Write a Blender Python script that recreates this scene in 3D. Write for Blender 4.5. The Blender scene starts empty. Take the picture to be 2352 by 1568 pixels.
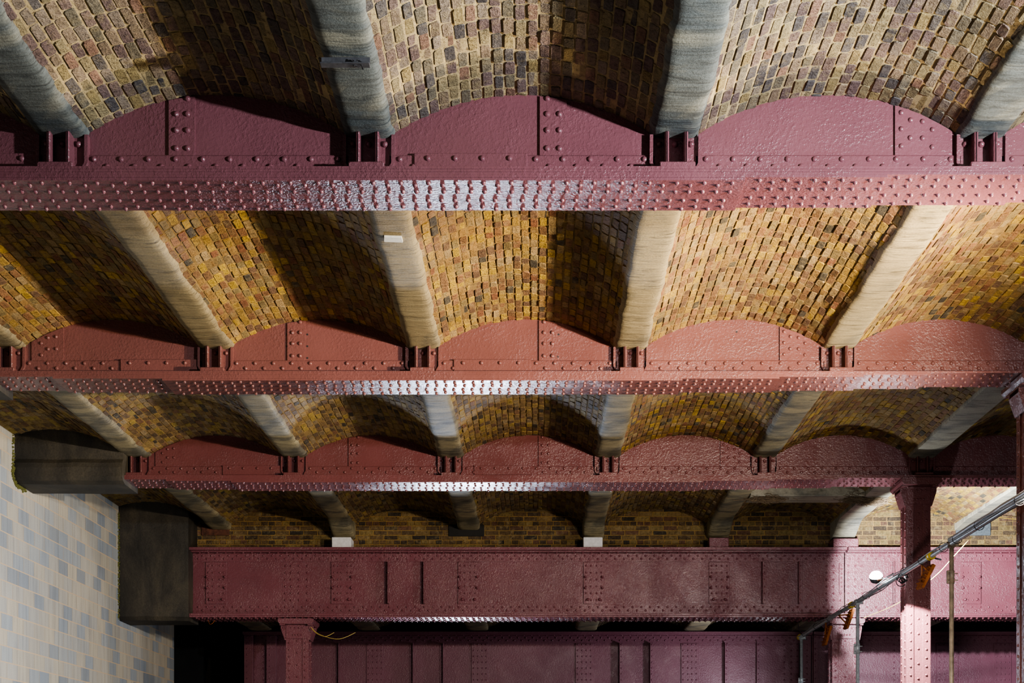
import bpy, math, random
from mathutils import Vector, Matrix, noise
random.seed(7)
SC = bpy.context.scene
COL = SC.collection
F = 3300.0            # focal length in pixels of a 2352 px wide frame
CX, CY = 1233.6, 1820.0   # principal point of the level, shifted lens
CAMZ = 1.6
BAY = 2.0             # width of one brick bay (m)
N0 = -0.549           # centre line of the concrete beam with index 0, in bays


def X(n): return n * BAY
def Z(h): return CAMZ + h * BAY
def at(x, y, Y): return Vector(((x - CX) * Y / F, Y, CAMZ + (CY - y) * Y / F))
def px(x, Y): return (x - CX) * Y / F
def pz(y, Y): return CAMZ + (CY - y) * Y / F


def srgb(r, g, b):
    def f(c):
        c = c / 255.0
        return c / 12.92 if c <= 0.04045 else ((c + 0.055) / 1.055) ** 2.4
    return (f(r), f(g), f(b), 1.0)


# ------------------------------------------------------------------ materials
class NT:
    def __init__(self, name):
        self.m = bpy.data.materials.new(name)
        self.m.use_nodes = True
        self.t = self.m.node_tree
        self.b = self.t.nodes['Principled BSDF']

    def n(self, typ, **kw):
        nd = self.t.nodes.new(typ)
        for k, v in kw.items():
            if k.startswith('i_'):
                key = k[2:]
                key = int(key) if key.isdigit() else key.replace('_', ' ')
                nd.inputs[key].default_value = v
            else:
                setattr(nd, k, v)
        return nd

    def l(self, a, b): self.t.links.new(a, b)

    def ramp(self, fac, stops, interp='LINEAR'):
        r = self.t.nodes.new('ShaderNodeValToRGB')
        r.color_ramp.interpolation = interp
        el = r.color_ramp.elements
        while len(el) < len(stops): el.new(0.5)
        for e, (p, c) in zip(el, stops):
            e.position = p
            e.color = c if len(c) == 4 else (*c, 1)
        self.l(fac, r.inputs[0])
        return r

    def mix(self, fac, a, b, blend='MIX'):
        m = self.t.nodes.new('ShaderNodeMix')
        m.data_type = 'RGBA'
        m.blend_type = blend
        for sock, v in ((m.inputs[0], fac), (m.inputs[6], a), (m.inputs[7], b)):
            if hasattr(v, 'is_linked'): self.l(v, sock)
            else: sock.default_value = v
        return m.outputs[2]

    def math(self, op, a, b=0.0, c=0.0):
        m = self.t.nodes.new('ShaderNodeMath')
        m.operation = op
        for i, v in enumerate((a, b, c)):
            if hasattr(v, 'is_linked'): self.l(v, m.inputs[i])
            else: m.inputs[i].default_value = v
        return m.outputs[0]

    def bump(self, h, strength, dist, normal=None):
        b = self.n('ShaderNodeBump')
        b.inputs['Strength'].default_value = strength
        b.inputs['Distance'].default_value = dist
        self.l(h, b.inputs['Height'])
        if normal: self.l(normal, b.inputs['Normal'])
        return b.outputs[0]


def coords(k, scale=(1, 1, 1), kind='Object'):
    tc = k.n('ShaderNodeTexCoord')
    mp = k.n('ShaderNodeMapping')
    mp.inputs['Scale'].default_value = scale
    k.l(tc.outputs[kind], mp.inputs[0])
    return mp.outputs[0]


def noise_t(k, vec, scale, detail=4, rough=0.55, dist=0.0):
    n = k.n('ShaderNodeTexNoise')
    n.inputs['Scale'].default_value = scale
    n.inputs['Detail'].default_value = detail
    n.inputs['Roughness'].default_value = rough
    n.inputs['Distortion'].default_value = dist
    k.l(vec, n.inputs['Vector'])
    return n.outputs[0]


def paint(name, c, rough=0.3, peel=0.5):
    k = NT(name)
    v = coords(k)
    big = noise_t(k, v, 1.3, 4)
    tone = k.ramp(big, [(0.3, (0.86, 0.86, 0.86)), (0.7, (1.1, 1.1, 1.1))])
    col = k.mix(1.0, srgb(*c), tone.outputs[0], 'MULTIPLY')
    k.l(col, k.b.inputs['Base Color'])
    f1 = noise_t(k, v, 48, 3, 0.55)
    f2 = noise_t(k, v, 120, 3, 0.6)
    s = k.ramp(f1, [(0.42, (0, 0, 0)), (0.7, (1, 1, 1))])
    h = k.math('ADD', s.outputs[0], k.math('MULTIPLY', f2, 0.6))
    # the thick paint is wrinkled in patches
    patch = k.ramp(noise_t(k, v, 2.2, 2), [(0.35, (0.35,) * 3), (0.65, (1,) * 3)])
    h = k.math('MULTIPLY', h, patch.outputs[0])
    k.l(k.bump(h, peel, 0.006), k.b.inputs['Normal'])
    r = k.ramp(noise_t(k, v, 5, 3), [(0.3, (rough * 0.8,) * 3), (0.7, (rough * 1.25,) * 3)])
    k.l(r.outputs[0], k.b.inputs['Roughness'])
    k.b.inputs['Specular IOR Level'].default_value = 0.5
    return k.m


def brickmat(name):
    k = NT(name)
    v = coords(k)
    a = k.n('ShaderNodeAttribute', attribute_name='bcol')
    n1 = noise_t(k, v, 28, 6, 0.65)
    n2 = noise_t(k, v, 90, 4, 0.6)
    sh = k.ramp(n1, [(0.28, (0.5, 0.47, 0.45)), (0.5, (1.0,) * 3), (0.75, (1.4, 1.34, 1.2))])
    col = k.mix(1.0, a.outputs['Color'], sh.outputs[0], 'MULTIPLY')
    pit = k.ramp(n2, [(0.32, (0.25, 0.22, 0.2)), (0.42, (1, 1, 1))])
    col = k.mix(0.8, col, pit.outputs[0], 'MULTIPLY')
    # soot and damp in broad patches
    soot = k.ramp(noise_t(k, v, 0.9, 4, 0.6, 0.4), [(0.32, (0.55, 0.52, 0.5)), (0.55, (1, 1, 1))])
    col = k.mix(0.75, col, soot.outputs[0], 'MULTIPLY')
    # mortar smeared over the faces
    sm = k.ramp(noise_t(k, v, 9, 5, 0.7), [(0.52, (0, 0, 0)), (0.72, (0.62,) * 3)])
    col = k.mix(sm.outputs[0], col, srgb(158, 142, 104))
    k.l(col, k.b.inputs['Base Color'])
    k.b.inputs['Roughness'].default_value = 0.75
    k.b.inputs['Specular IOR Level'].default_value = 0.3
    h = k.math('ADD', n1, k.math('MULTIPLY', n2, 0.6))
    k.l(k.bump(h, 1.0, 0.022), k.b.inputs['Normal'])
    return k.m


def mortarmat(name, c):
    k = NT(name)
    v = coords(k)
    n1 = noise_t(k, v, 22, 6, 0.7)
    r = k.ramp(n1, [(0.33, (0.2, 0.17, 0.13)), (0.43, (0.85,) * 3), (0.7, (1.2,) * 3)])
    soot = k.ramp(noise_t(k, v, 0.9, 4, 0.6, 0.4), [(0.32, (0.4,) * 3), (0.55, (1,) * 3)])
    col = k.mix(1.0, srgb(*c), r.outputs[0], 'MULTIPLY')
    col = k.mix(0.8, col, soot.outputs[0], 'MULTIPLY')
    k.l(col, k.b.inputs['Base Color'])
    k.b.inputs['Roughness'].default_value = 0.95
    k.l(k.bump(n1, 1.0, 0.02), k.b.inputs['Normal'])
    return k.m


def concrete(name, light, dark, grey, wrinkle=1.0, cover=0.55):
    k = NT(name)
    v = coords(k, (1.6, 13, 4))
    oi = k.n('ShaderNodeObjectInfo')
    off = k.n('ShaderNodeVectorMath', operation='ADD')
    k.l(v, off.inputs[0])
    sc = k.n('ShaderNodeVectorMath', operation='SCALE')
    sc.inputs[0].default_value = (17, 31, 7)
    k.l(oi.outputs['Random'], sc.inputs['Scale'])
    k.l(sc.outputs[0], off.inputs[1])
    vv = off.outputs[0]
    w = noise_t(k, vv, 1.0, 7, 0.62, 2.2)                 # drawn-out bands across the beam
    vo = coords(k)
    p = noise_t(k, vo, 1.1, 5, 0.6, 0.6)
    fine = noise_t(k, vo, 60, 5, 0.7)
    base = k.ramp(w, [(0.29, srgb(*dark)), (0.46, srgb(*light)), (0.8, srgb(*[min(255, int(c * 1.12)) for c in light]))])
    pr = k.ramp(p, [(cover - .06, (0, 0, 0)), (cover + .06, (1, 1, 1))])
    g2 = k.ramp(w, [(0.3, srgb(*[int(c * 0.55) for c in grey])), (0.6, srgb(*grey))])
    col = k.mix(k.math('MULTIPLY', pr.outputs[0], 0.85), base.outputs[0], g2.outputs[0])
    f = k.ramp(fine, [(0.3, (0.7,) * 3), (0.6, (1.05,) * 3)])
    col = k.mix(0.8, col, f.outputs[0], 'MULTIPLY')
    k.l(col, k.b.inputs['Base Color'])
    k.b.inputs['Roughness'].default_value = 0.7
    k.b.inputs['Specular IOR Level'].default_value = 0.35
    h = k.math('ADD', k.math('MULTIPLY', w, wrinkle), k.math('MULTIPLY', fine, 0.25))
    k.l(k.bump(h, 0.75, 0.03), k.b.inputs['Normal'])
    return k.m


def plain(name, c, rough=0.6, metal=0.0, scale=20, var=0.35, bump=0.2, emit=0):
    k = NT(name)
    v = coords(k)
    n1 = noise_t(k, v, scale, 5, 0.6)
    r = k.ramp(n1, [(0.3, (1 - var,) * 3), (0.7, (1 + var * 0.5,) * 3)])
    col = k.mix(1.0, srgb(*c), r.outputs[0], 'MULTIPLY')
    k.l(col, k.b.inputs['Base Color'])
    k.b.inputs['Roughness'].default_value = rough
    k.b.inputs['Metallic'].default_value = metal
    if bump: k.l(k.bump(n1, bump, 0.01), k.b.inputs['Normal'])
    if emit:
        k.b.inputs['Emission Color'].default_value = srgb(*c)
        k.b.inputs['Emission Strength'].default_value = emit
    return k.m


def ashlar(name):
    """Blue-grey and buff blocks in running bond on a wall running along Y."""
    k = NT(name)
    tc = k.n('ShaderNodeTexCoord')
    sp = k.n('ShaderNodeSeparateXYZ')
    k.l(tc.outputs['Object'], sp.inputs[0])
    CH, BW = 0.2, 0.385
    v = k.math('DIVIDE', sp.outputs[2], CH)
    row = k.math('FLOOR', v)
    fv = k.math('FRACT', v)
    u = k.math('ADD', k.math('DIVIDE', sp.outputs[1], BW), k.math('MULTIPLY', row, 0.5))
    colu = k.math('FLOOR', u)
    fu = k.math('FRACT', u)
    cb = k.n('ShaderNodeCombineXYZ')
    k.l(row, cb.inputs[0]); k.l(colu, cb.inputs[1])
    wn = k.n('ShaderNodeTexWhiteNoise', noise_dimensions='3D')
    k.l(cb.outputs[0], wn.inputs['Vector'])
    base = k.ramp(wn.outputs['Value'], [(0.0, srgb(172, 166, 152)), (0.25, srgb(166, 162, 152)), (0.5, srgb(160, 160, 156)),
                                        (0.68, srgb(148, 154, 158)), (0.84, srgb(138, 147, 156)), (0.95, srgb(132, 139, 146))])
    vo = coords(k, (1, 7, 0.5))
    st = noise_t(k, vo, 2.2, 5, 0.6, 0.3)                   # vertical water streaks
    sr = k.ramp(st, [(0.3, (0.78, 0.78, 0.80)), (0.5, (1, 1, 1)), (0.72, (1.16, 1.16, 1.15))])
    col = k.mix(1.0, base.outputs[0], sr.outputs[0], 'MULTIPLY')
    big = k.ramp(noise_t(k, coords(k), 0.6, 3), [(0.35, (0.85, 0.87, 0.9)), (0.65, (1.08, 1.05, 1.0))])
    col = k.mix(1.0, col, big.outputs[0], 'MULTIPLY')
    # joints
    dz = k.math('MULTIPLY', k.math('MINIMUM', fv, k.math('SUBTRACT', 1.0, fv)), CH)
    du = k.math('MULTIPLY', k.math('MINIMUM', fu, k.math('SUBTRACT', 1.0, fu)), BW)
    jz = k.math('LESS_THAN', dz, 0.007)
    ju = k.math('LESS_THAN', du, 0.0065)
    col = k.mix(ju, col, srgb(150, 140, 124))
    col = k.mix(jz, col, srgb(184, 164, 138))
    fine = noise_t(k, coords(k), 70, 4)
    fr = k.ramp(fine, [(0.3, (0.9,) * 3), (0.7, (1.05,) * 3)])
    col = k.mix(1.0, col, fr.outputs[0], 'MULTIPLY')
    k.l(col, k.b.inputs['Base Color'])
    k.b.inputs['Roughness'].default_value = 0.6
    h = k.math('ADD', k.math('MAXIMUM', ju, jz), k.math('MULTIPLY', fine, 0.3))
    k.l(k.bump(h, 0.4, 0.006), k.b.inputs['Normal'])
    return k.m


def tarred(name):
    k = NT(name)
    v = coords(k, (1, 1, 0.45))
    n1 = noise_t(k, v, 2.4, 6, 0.65, 0.5)
    r = k.ramp(n1, [(0.3, srgb(22, 21, 19)), (0.5, srgb(52, 48, 41)), (0.68, srgb(72, 66, 54)), (0.82, srgb(98, 92, 78))])
    fine = noise_t(k, coords(k), 45, 5, 0.7)
    f = k.ramp(fine, [(0.3, (0.6,) * 3), (0.65, (1.1,) * 3)])
    k.l(k.mix(1.0, r.outputs[0], f.outputs[0], 'MULTIPLY'), k.b.inputs['Base Color'])
    k.b.inputs['Roughness'].default_value = 0.6
    k.l(k.bump(k.math('ADD', n1, k.math('MULTIPLY', fine, 0.5)), 0.5, 0.02), k.b.inputs['Normal'])
    return k.m


PAINT1 = paint('plum_paint', (116, 73, 80), 0.25, 0.55)
PAINT2 = paint('red_plum_paint', (112, 72, 69), 0.25, 0.5)
PAINT3 = paint('deep_red_paint', (102, 60, 61), 0.25, 0.5)
PAINT4 = paint('mauve_plum_paint', (108, 62, 70), 0.26, 0.65)
PAINT5 = paint('dark_plum_paint', (110, 66, 80), 0.36, 0.5)
BRICK = brickmat('stock_brick')
MORTAR = mortarmat('old_mortar', (190, 168, 122))
MORTAR_O = mortarmat('ochre_mortar', (150, 122, 72))
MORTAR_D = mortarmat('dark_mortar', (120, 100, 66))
CONC = concrete('rendered_concrete', (142, 130, 100), (74, 66, 50), (108, 106, 94), 0.8, 0.6)
CONC_1 = concrete('grey_rendered_concrete', (140, 140, 126), (80, 84, 82), (88, 97, 100), 0.35, 0.46)
CONC_3 = concrete('dull_rendered_concrete', (144, 134, 106), (64, 58, 47), (98, 96, 86), 0.9, 0.52)
CONC_B = concrete('board_concrete', (158, 152, 134), (104, 98, 84), (120, 120, 114), 0.35)
STONE = ashlar('block_wall')
TAR = tarred('tarred_stone')
WHITE = plain('white_render', (205, 205, 208), 0.8, 0, 30, 0.15, 0.4)
SLATE = plain('slate_stone', (74, 80, 84), 0.8, 0, 30, 0.4, 0.8)
REDPAD = plain('reddish_stone', (86, 52, 38), 0.9, 0, 18, 0.6, 0.8)
DARK = plain('near_black', (30, 28, 26), 0.9, 0, 2, 0.5, 0.3)
FLOORM = plain('asphalt', (92, 90, 88), 0.9, 0, 8, 0.3, 0.3)
GALV = plain('galvanised_steel', (168, 174, 178), 0.4, 0.2, 30, 0.35, 0.1)
GREYPIPE = plain('grey_conduit', (150, 155, 162), 0.4, 0.0, 12, 0.25, 0.05)
DULLSTEEL = plain('weathered_steel', (122, 106, 86), 0.55, 0.1, 14, 0.5, 0.2)
DARKSTEEL = plain('dark_steel', (84, 84, 88), 0.5, 0.3, 20, 0.4, 0.2)
CABLE = plain('black_cable', (46, 44, 46), 0.5, 0.0, 20, 0.2, 0)
YELLOW = plain('yellow_tape', (190, 160, 22), 0.5, 0, 30, 0.2, 0)
ROPEM = plain('pale_yellow_line', (200, 176, 96), 0.7, 0, 40, 0.2, 0)
RUST = plain('rusty_orange_steel', (150, 84, 26), 0.6, 0.2, 24, 0.5, 0.2)
NESTM = plain('dry_straw', (112, 94, 72), 0.9, 0, 25, 0.5, 0.2)
MOSSM = plain('green_moss', (92, 94, 44), 0.95, 0, 60, 0.5, 0.8)
GLOW = plain('lamp_glow', (240, 246, 255), 0.4, 0, 5, 0.0, 0, 260)
TAG = plain('white_tag', (206, 206, 200), 0.7, 0, 30, 0.15, 0.1)


# ------------------------------------------------------------------ mesh building
class MB:
    def __init__(self): self.v = []; self.f = []; self.sm = []

    def add(self, vs, fs, smooth=False):
        o = len(self.v)
        self.v += [tuple(p) for p in vs]
        self.f += [tuple(i + o for i in f) for f in fs]
        self.sm += [smooth] * len(fs)

    def box(self, x0, x1, y0, y1, z0, z1, bev=0.0):
        if bev <= 0:
            vs = [(x, y, z) for z in (z0, z1) for y in (y0, y1) for x in (x0, x1)]
            self.add(vs, [(0, 2, 3, 1), (4, 5, 7, 6), (0, 1, 5, 4), (2, 6, 7, 3), (0, 4, 6, 2), (1, 3, 7, 5)])
            return self
        b = min(bev, (x1 - x0) * .45, (y1 - y0) * .45, (z1 - z0) * .45)
        prof = [(x0 + b, z0), (x1 - b, z0), (x1, z0 + b), (x1, z1 - b), (x1 - b, z1), (x0 + b, z1), (x0, z1 - b), (x0, z0 + b)]
        cx, cz = (x0 + x1) / 2, (z0 + z1) / 2
        def sh(p): return (p[0] - b if p[0] > cx else p[0] + b, p[1] - b if p[1] > cz else p[1] + b)
        rings = []
        for y, sc in ((y0, 1), (y0 + b, 0), (y1 - b, 0), (y1, 1)):
            rings.append([((sh(p)[0] if sc else p[0]), y, (sh(p)[1] if sc else p[1])) for p in prof])
        vs = [p for r in rings for p in r]
        fs = [tuple(range(8)), tuple(reversed(range(24, 32)))]
        for r in range(3):
            for i in range(8):
                j = (i + 1) % 8
                fs.append((r * 8 + i, (r + 1) * 8 + i, (r + 1) * 8 + j, r * 8 + j))
        self.add(vs, fs)
        return self

    def prism(self, poly, axis, a, b, smooth=False):
        """poly in the two other axes (x,z) for axis y, (y,z) for x, (x,y) for z."""
        def pt(p, t):
            return (p[0], t, p[1]) if axis == 'y' else ((t, p[0], p[1]) if axis == 'x' else (p[0], p[1], t))
        n = len(poly)
        vs = [pt(p, a) for p in poly] + [pt(p, b) for p in poly]
        fs = [tuple(range(n)), tuple(reversed(range(n, 2 * n)))]
        fs += [(i, i + n, (i + 1) % n + n, (i + 1) % n) for i in range(n)]
        self.add(vs, fs, smooth)
        return self

    def tube(self, pts, r, seg=10, cap=True):
        pts = [Vector(p) for p in pts]
        vs = []; fs = []
        up = Vector((0, 0, 1))
        for i, p in enumerate(pts):
            d = (pts[min(i + 1, len(pts) - 1)] - pts[max(i - 1, 0)]).normalized()
            a = d.cross(up)
            if a.length < 1e-3: a = d.cross(Vector((1, 0, 0)))
            a.normalize(); b = a.cross(d).normalized()
            rr = r[i] if isinstance(r, (list, tuple)) else r
            for s in range(seg):
                t = 2 * math.pi * s / seg
                vs.append(p + a * math.cos(t) * rr + b * math.sin(t) * rr)
        for i in range(len(pts) - 1):
            for s in range(seg):
                t = (s + 1) % seg
                fs.append((i * seg + s, i * seg + t, (i + 1) * seg + t, (i + 1) * seg + s))
        self.add(vs, fs, True)
        if cap:
            o = len(self.v) - len(vs)
            self.f.append(tuple(o + i for i in range(seg))); self.sm.append(False)
            self.f.append(tuple(o + len(vs) - 1 - i for i in range(seg))); self.sm.append(False)
        return self

    def rivet(self, c, d, r=0.02, h=None):
        """snap-headed rivet at c standing out along the axis d ('-y','-z','-x','+x')"""
        h = h or r * 0.8
        ax = {'-y': ((1, 0, 0), (0, 0, 1), (0, -1, 0)), '-z': ((1, 0, 0), (0, 1, 0), (0, 0, -1)),
              '-x': ((0, 1, 0), (0, 0, 1), (-1, 0, 0)), '+x': ((0, 1, 0), (0, 0, 1), (1, 0, 0))}[d]
        u, w, n = map(Vector, ax)
        c = Vector(c)
        vs = []
        S = 8
        for rr, hh in ((1.0, -0.15), (0.86, 0.5), (0.5, 0.86)):
            for s in range(S):
                t = 2 * math.pi * s / S
                vs.append(c + u * math.cos(t) * rr * r + w * math.sin(t) * rr * r + n * h * hh)
        vs.append(c + n * h)
        fs = []
        for k in range(2):
            for s in range(S):
                t = (s + 1) % S
                fs.append((k * S + s, k * S + t, (k + 1) * S + t, (k + 1) * S + s))
        for s in range(S): fs.append((2 * S + s, 2 * S + (s + 1) % S, 3 * S))
        self.add(vs, fs, True)
        return self

    def build(self, name, mats, parent=None, base=None, extra=None):
        me = bpy.data.meshes.new(name)
        b = Vector(base) if base is not None else Vector((0, 0, 0))
        me.from_pydata([(p[0] - b.x, p[1] - b.y, p[2] - b.z) for p in self.v], [], self.f)
        me.polygons.foreach_set('use_smooth', self.sm)
        for m in (mats if isinstance(mats, (list, tuple)) else [mats]): me.materials.append(m)
        me.update()
        o = bpy.data.objects.new(name, me)
        COL.objects.link(o)
        if parent is not None: o.parent = parent
        elif base is not None: o.location = b
        return o


def tag(o, label=None, cat=None, group=None, kind='thing'):
    if label: o['label'] = label
    if cat: o['category'] = cat
    if group: o['group'] = group
    if kind: o['kind'] = kind
    return o


def thing(name, label, cat, base, group=None):
    o = bpy.data.objects.new(name, None)
    COL.objects.link(o)
    o.location = base
    o.empty_display_size = 0.2
    return tag(o, label, cat, group)


# ------------------------------------------------------------------ main dimensions
YG = {1: 9.42, 2: 13.88, 3: 18.37}      # web planes of the three arched girders
Y4, Y5 = 22.86, 26.7                    # the two deep plate girders
YWALL = 23.14                           # brick infill above the first plate girder
H_SPRING, H_CROWN = 2.158, 2.282
HALF = 0.417
SAG = H_CROWN - H_SPRING
RAD = (HALF ** 2 + SAG ** 2) / (2 * SAG)
NWALL = -3.285                          # left wall plane
H_RIB = 2.137
H_FT, H_FB = 2.001, 1.956               # bottom flange of arched girders


def rib_n(j): return N0 + j
def bay_c(j): return N0 + j + 0.5
def arc_h(d): return H_CROWN - RAD + math.sqrt(max(RAD ** 2 - d * d, 0))


# ------------------------------------------------------------------ brick vaults
PAL = {
    'mix': [((146, 128, 106), 5), ((132, 112, 102), 4), ((118, 100, 96), 4), ((152, 138, 104), 4.5), ((106, 100, 96), 2.5), ((142, 112, 94), 2),
            ((158, 140, 96), 2), ((90, 86, 86), 1.2), ((144, 130, 114), 4), ((124, 116, 98), 3)],
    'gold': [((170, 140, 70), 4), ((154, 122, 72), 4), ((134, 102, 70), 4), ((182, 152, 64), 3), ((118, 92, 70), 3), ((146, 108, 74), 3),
             ((164, 140, 98), 3), ((84, 78, 66), 1.0), ((138, 94, 66), 1.0), ((142, 124, 82), 3)],
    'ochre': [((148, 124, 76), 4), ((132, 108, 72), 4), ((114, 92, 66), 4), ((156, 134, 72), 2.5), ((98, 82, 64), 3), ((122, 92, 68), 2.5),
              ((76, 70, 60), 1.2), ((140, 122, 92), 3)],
    'wall': [((124, 104, 70), 4), ((108, 88, 62), 4), ((90, 74, 56), 4), ((132, 114, 74), 2), ((78, 66, 54), 3), ((104, 78, 62), 2.5), ((62, 56, 50), 1.5)],
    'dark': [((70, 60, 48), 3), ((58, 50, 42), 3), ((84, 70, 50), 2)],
}


def pick(pal):
    tot = sum(w for _, w in pal)
    t = random.random() * tot
    for c, w in pal:
        t -= w
        if t <= 0: break
    f = random.uniform(0.86, 1.12)
    return tuple(x * f for x in srgb(*[min(255, q) for q in c])[:3]) + (1.0,)


def vault(row, j, Y0, Y1, pal, label, hoff=0.0, dmin=None, dmax=None, mort=None):
    """barrel vault of bricks laid lengthwise, one bay between two girders"""
    cxn = bay_c(j)
    R = RAD * BAY
    amax = math.asin(min(1, (HALF + 0.012) / RAD))
    a0, a1 = -amax, amax
    if dmin is not None: a0 = math.asin(max(-1, (dmin - cxn) / RAD))
    L = R * (a1 - a0)
    nc = max(1, round(L / 0.0735))
    da = (a1 - a0) / nc
    zc = Z(H_CROWN - RAD + hoff)
    xc = X(cxn)
    base = Vector((xc, Y0, Z(H_CROWN + hoff)))
    rec = 0.0052
    V = []; Fc = []; mats = []; cols = []

    xlim = X(dmin) + 0.003 if dmin is not None else -99

    def P(a, y, r): return (max(xc + math.sin(a) * r, xlim) - base.x, y - base.y, zc + math.cos(a) * r - base.z)
    # mortar bed
    K = nc * 1
    for i in range(K + 1):
        a = a0 + (a1 - a0) * i / K
        for y in (Y0, Y1): V.append(P(a, y, R + rec))
    for i in range(K):
        Fc.append((2 * i, 2 * i + 2, 2 * i + 3, 2 * i + 1)); mats.append(1); cols.append((1, 1, 1, 1))
    # back of the arch ring
    o = len(V)
    for i in range(K + 1):
        a = a0 + (a1 - a0) * i / K
        for y in (Y0, Y1): V.append(P(a, y, R + 0.22))
    for i in range(K):
        Fc.append((o + 2 * i, o + 2 * i + 1, o + 2 * i + 3, o + 2 * i + 2)); mats.append(1); cols.append((1, 1, 1, 1))
    tone_seed = Vector((row * 7.3, j * 3.1, 0))
    for c in range(nc):
        y = Y0 - random.random() * 0.22
        ca = a0 + da * (c + 0.5)
        while y < Y1:
            ln = random.choice((0.15, 0.16, 0.168, 0.175, 0.18, 0.12))
            ya, yb = max(y, Y0), min(y + ln, Y1)
            y += ln
            if yb - ya < 0.03: continue
            g = 0.0052 + random.random() * 0.0042
            ga = g / R
            lift = random.gauss(0, 0.0022)
            if random.random() < 0.015: lift = rec * 0.9
            r_f = R + lift
            tilt = random.gauss(0, 0.0018)
            aa, ab = ca - da / 2 + ga, ca + da / 2 - ga
            y0, y1 = ya + g, yb - g
            jj = lambda s=0.0045: random.uniform(-s, s)
            ja = lambda: random.uniform(-0.0036, 0.0036) / R
            i0 = len(V)
            cr = 0.009
            # footprint corners in order, cut at the corners so that bricks read as worn
            ring = [(aa, y0 + cr), (aa + cr / R, y0), (ab - cr / R, y0), (ab, y0 + cr), (ab, y1 - cr), (ab - cr / R, y1), (aa + cr / R, y1), (aa, y1 - cr)]
            ring = [(p + ja(), q + jj()) for p, q in ring]
            for p, q in ring: V.append(P(p, q, R + rec + 0.004))
            for p, q in ring: V.append(P(p, q, r_f + 0.004 + tilt))
            mp, mq = (aa + ab) / 2, (y0 + y1) / 2
            for p, q in ring:
                V.append(P(mp + (p - mp) * 0.93, mq + (q - mq) * 0.965, r_f + tilt * (1 if p > mp else -1)))
            colr = pick(pal)
            t = 0.8 + 0.4 * (noise.noise(Vector((ca * 4, mq * 0.8, 0)) + tone_seed) * 0.5 + 0.5)
            colr = tuple(q * t for q in colr[:3]) + (1.0,)
            for s in range(8):
                s2 = (s + 1) % 8
                Fc.append((i0 + s, i0 + s2, i0 + 8 + s2, i0 + 8 + s)); mats.append(0); cols.append(colr)
                Fc.append((i0 + 8 + s, i0 + 8 + s2, i0 + 16 + s2, i0 + 16 + s)); mats.append(0); cols.append(colr)
            Fc.append(tuple(i0 + 16 + s for s in range(8))); mats.append(0); cols.append(colr)
    me = bpy.data.meshes.new('brick_vault')
    me.from_pydata(V, [], Fc)
    me.materials.append(BRICK); me.materials.append(mort or MORTAR)
    me.polygons.foreach_set('material_index', mats)
    at_ = me.color_attributes.new('bcol', 'FLOAT_COLOR', 'CORNER')
    flat = []
    for p, c in zip(Fc, cols): flat += list(c) * len(p)
    at_.data.foreach_set('color', flat)
    me.update()
    ob = bpy.data.objects.new('brick_vault', me)
    COL.objects.link(ob)
    ob.location = base
    return tag(ob, label, 'brick vault', 'brick vaults between the concrete beams')


# ------------------------------------------------------------------ concrete beams
def rib(j, Y0, Y1, label, mat=None, hb=H_RIB, boxy=False, haunch=False, end_drop=0.0, halfw=0.138, amp=1.0, top=0.3):
    xc = X(rib_n(j)); zb = Z(hb)
    base = Vector((xc, Y0, zb))
    if boxy:
        prof = [(-halfw * 1.12, top), (-halfw * 1.12, 0.02), (-halfw * 1.09, 0.0), (-halfw * 0.5, -0.004), (0, -0.004), (halfw * 0.5, -0.004),
                (halfw * 1.09, 0.0), (halfw * 1.12, 0.02), (halfw * 1.12, top)]
    else:
        prof = [(-0.178, top), (-0.176, 0.10), (-0.172, 0.055), (-0.162, 0.032), (-0.148, 0.014), (-0.128, 0.003), (-0.09, -0.002), (-0.045, -0.003), (0, -0.003),
                (0.045, -0.003), (0.09, -0.002), (0.128, 0.003), (0.148, 0.014), (0.162, 0.032), (0.172, 0.055), (0.176, 0.10), (0.178, top)]
        prof = [(x * halfw / 0.138 if abs(x) < 0.165 else x, z) for x, z in prof]
    n = len(prof)
    m = max(4, int((Y1 - Y0) / 0.035))
    mb = MB()
    vs = []
    sd = Vector((j * 11.7, Y0 * 3.1, 0))
    for i in range(m + 1):
        y = Y0 + (Y1 - Y0) * i / m
        drop = 0.0
        if end_drop:
            t = max(0.0, min(1.0, (y - (Y1 - 0.75)) / 0.7))
            drop = end_drop * (t * t * (3 - 2 * t))
        for (px_, pz_) in prof:
            q = Vector((px_, y, pz_)) + sd
            a = 0.016 * noise.noise(q * 1.6) + 0.009 * noise.noise(q * 4.5) + 0.004 * noise.noise(Vector((q.x * 5, q.y * 16, q.z * 8)))
            b = 0.014 * noise.noise(q * 1.3 + Vector((9, 3, 1))) + 0.007 * noise.noise(Vector((q.x * 4, q.y * 13, q.z * 4)))
            k = (0.25 if boxy else 1.0) * amp * (1.0 if pz_ < 0.2 else 0.0)
            vs.append((xc + px_ + a * k, y, zb + pz_ + b * k * 0.8 - (drop if pz_ < 0.2 else 0)))
    fs = []
    for i in range(m):
        for p in range(n - 1):
            fs.append((i * n + p, i * n + p + 1, (i + 1) * n + p + 1, (i + 1) * n + p))
        fs.append((i * n + n - 1, i * n, (i + 1) * n, (i + 1) * n + n - 1))
    mb.add(vs, fs, not boxy)
    mb.add([vs[p] for p in range(n)], [tuple(range(n))])
    mb.add([vs[m * n + p] for p in range(n)], [tuple(reversed(range(n)))])
    o = mb.build('concrete_beam', CONC_B if boxy else (mat or CONC), base=base)
    return tag(o, label, 'concrete beam', 'concrete beams carrying the brick vaults')


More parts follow.
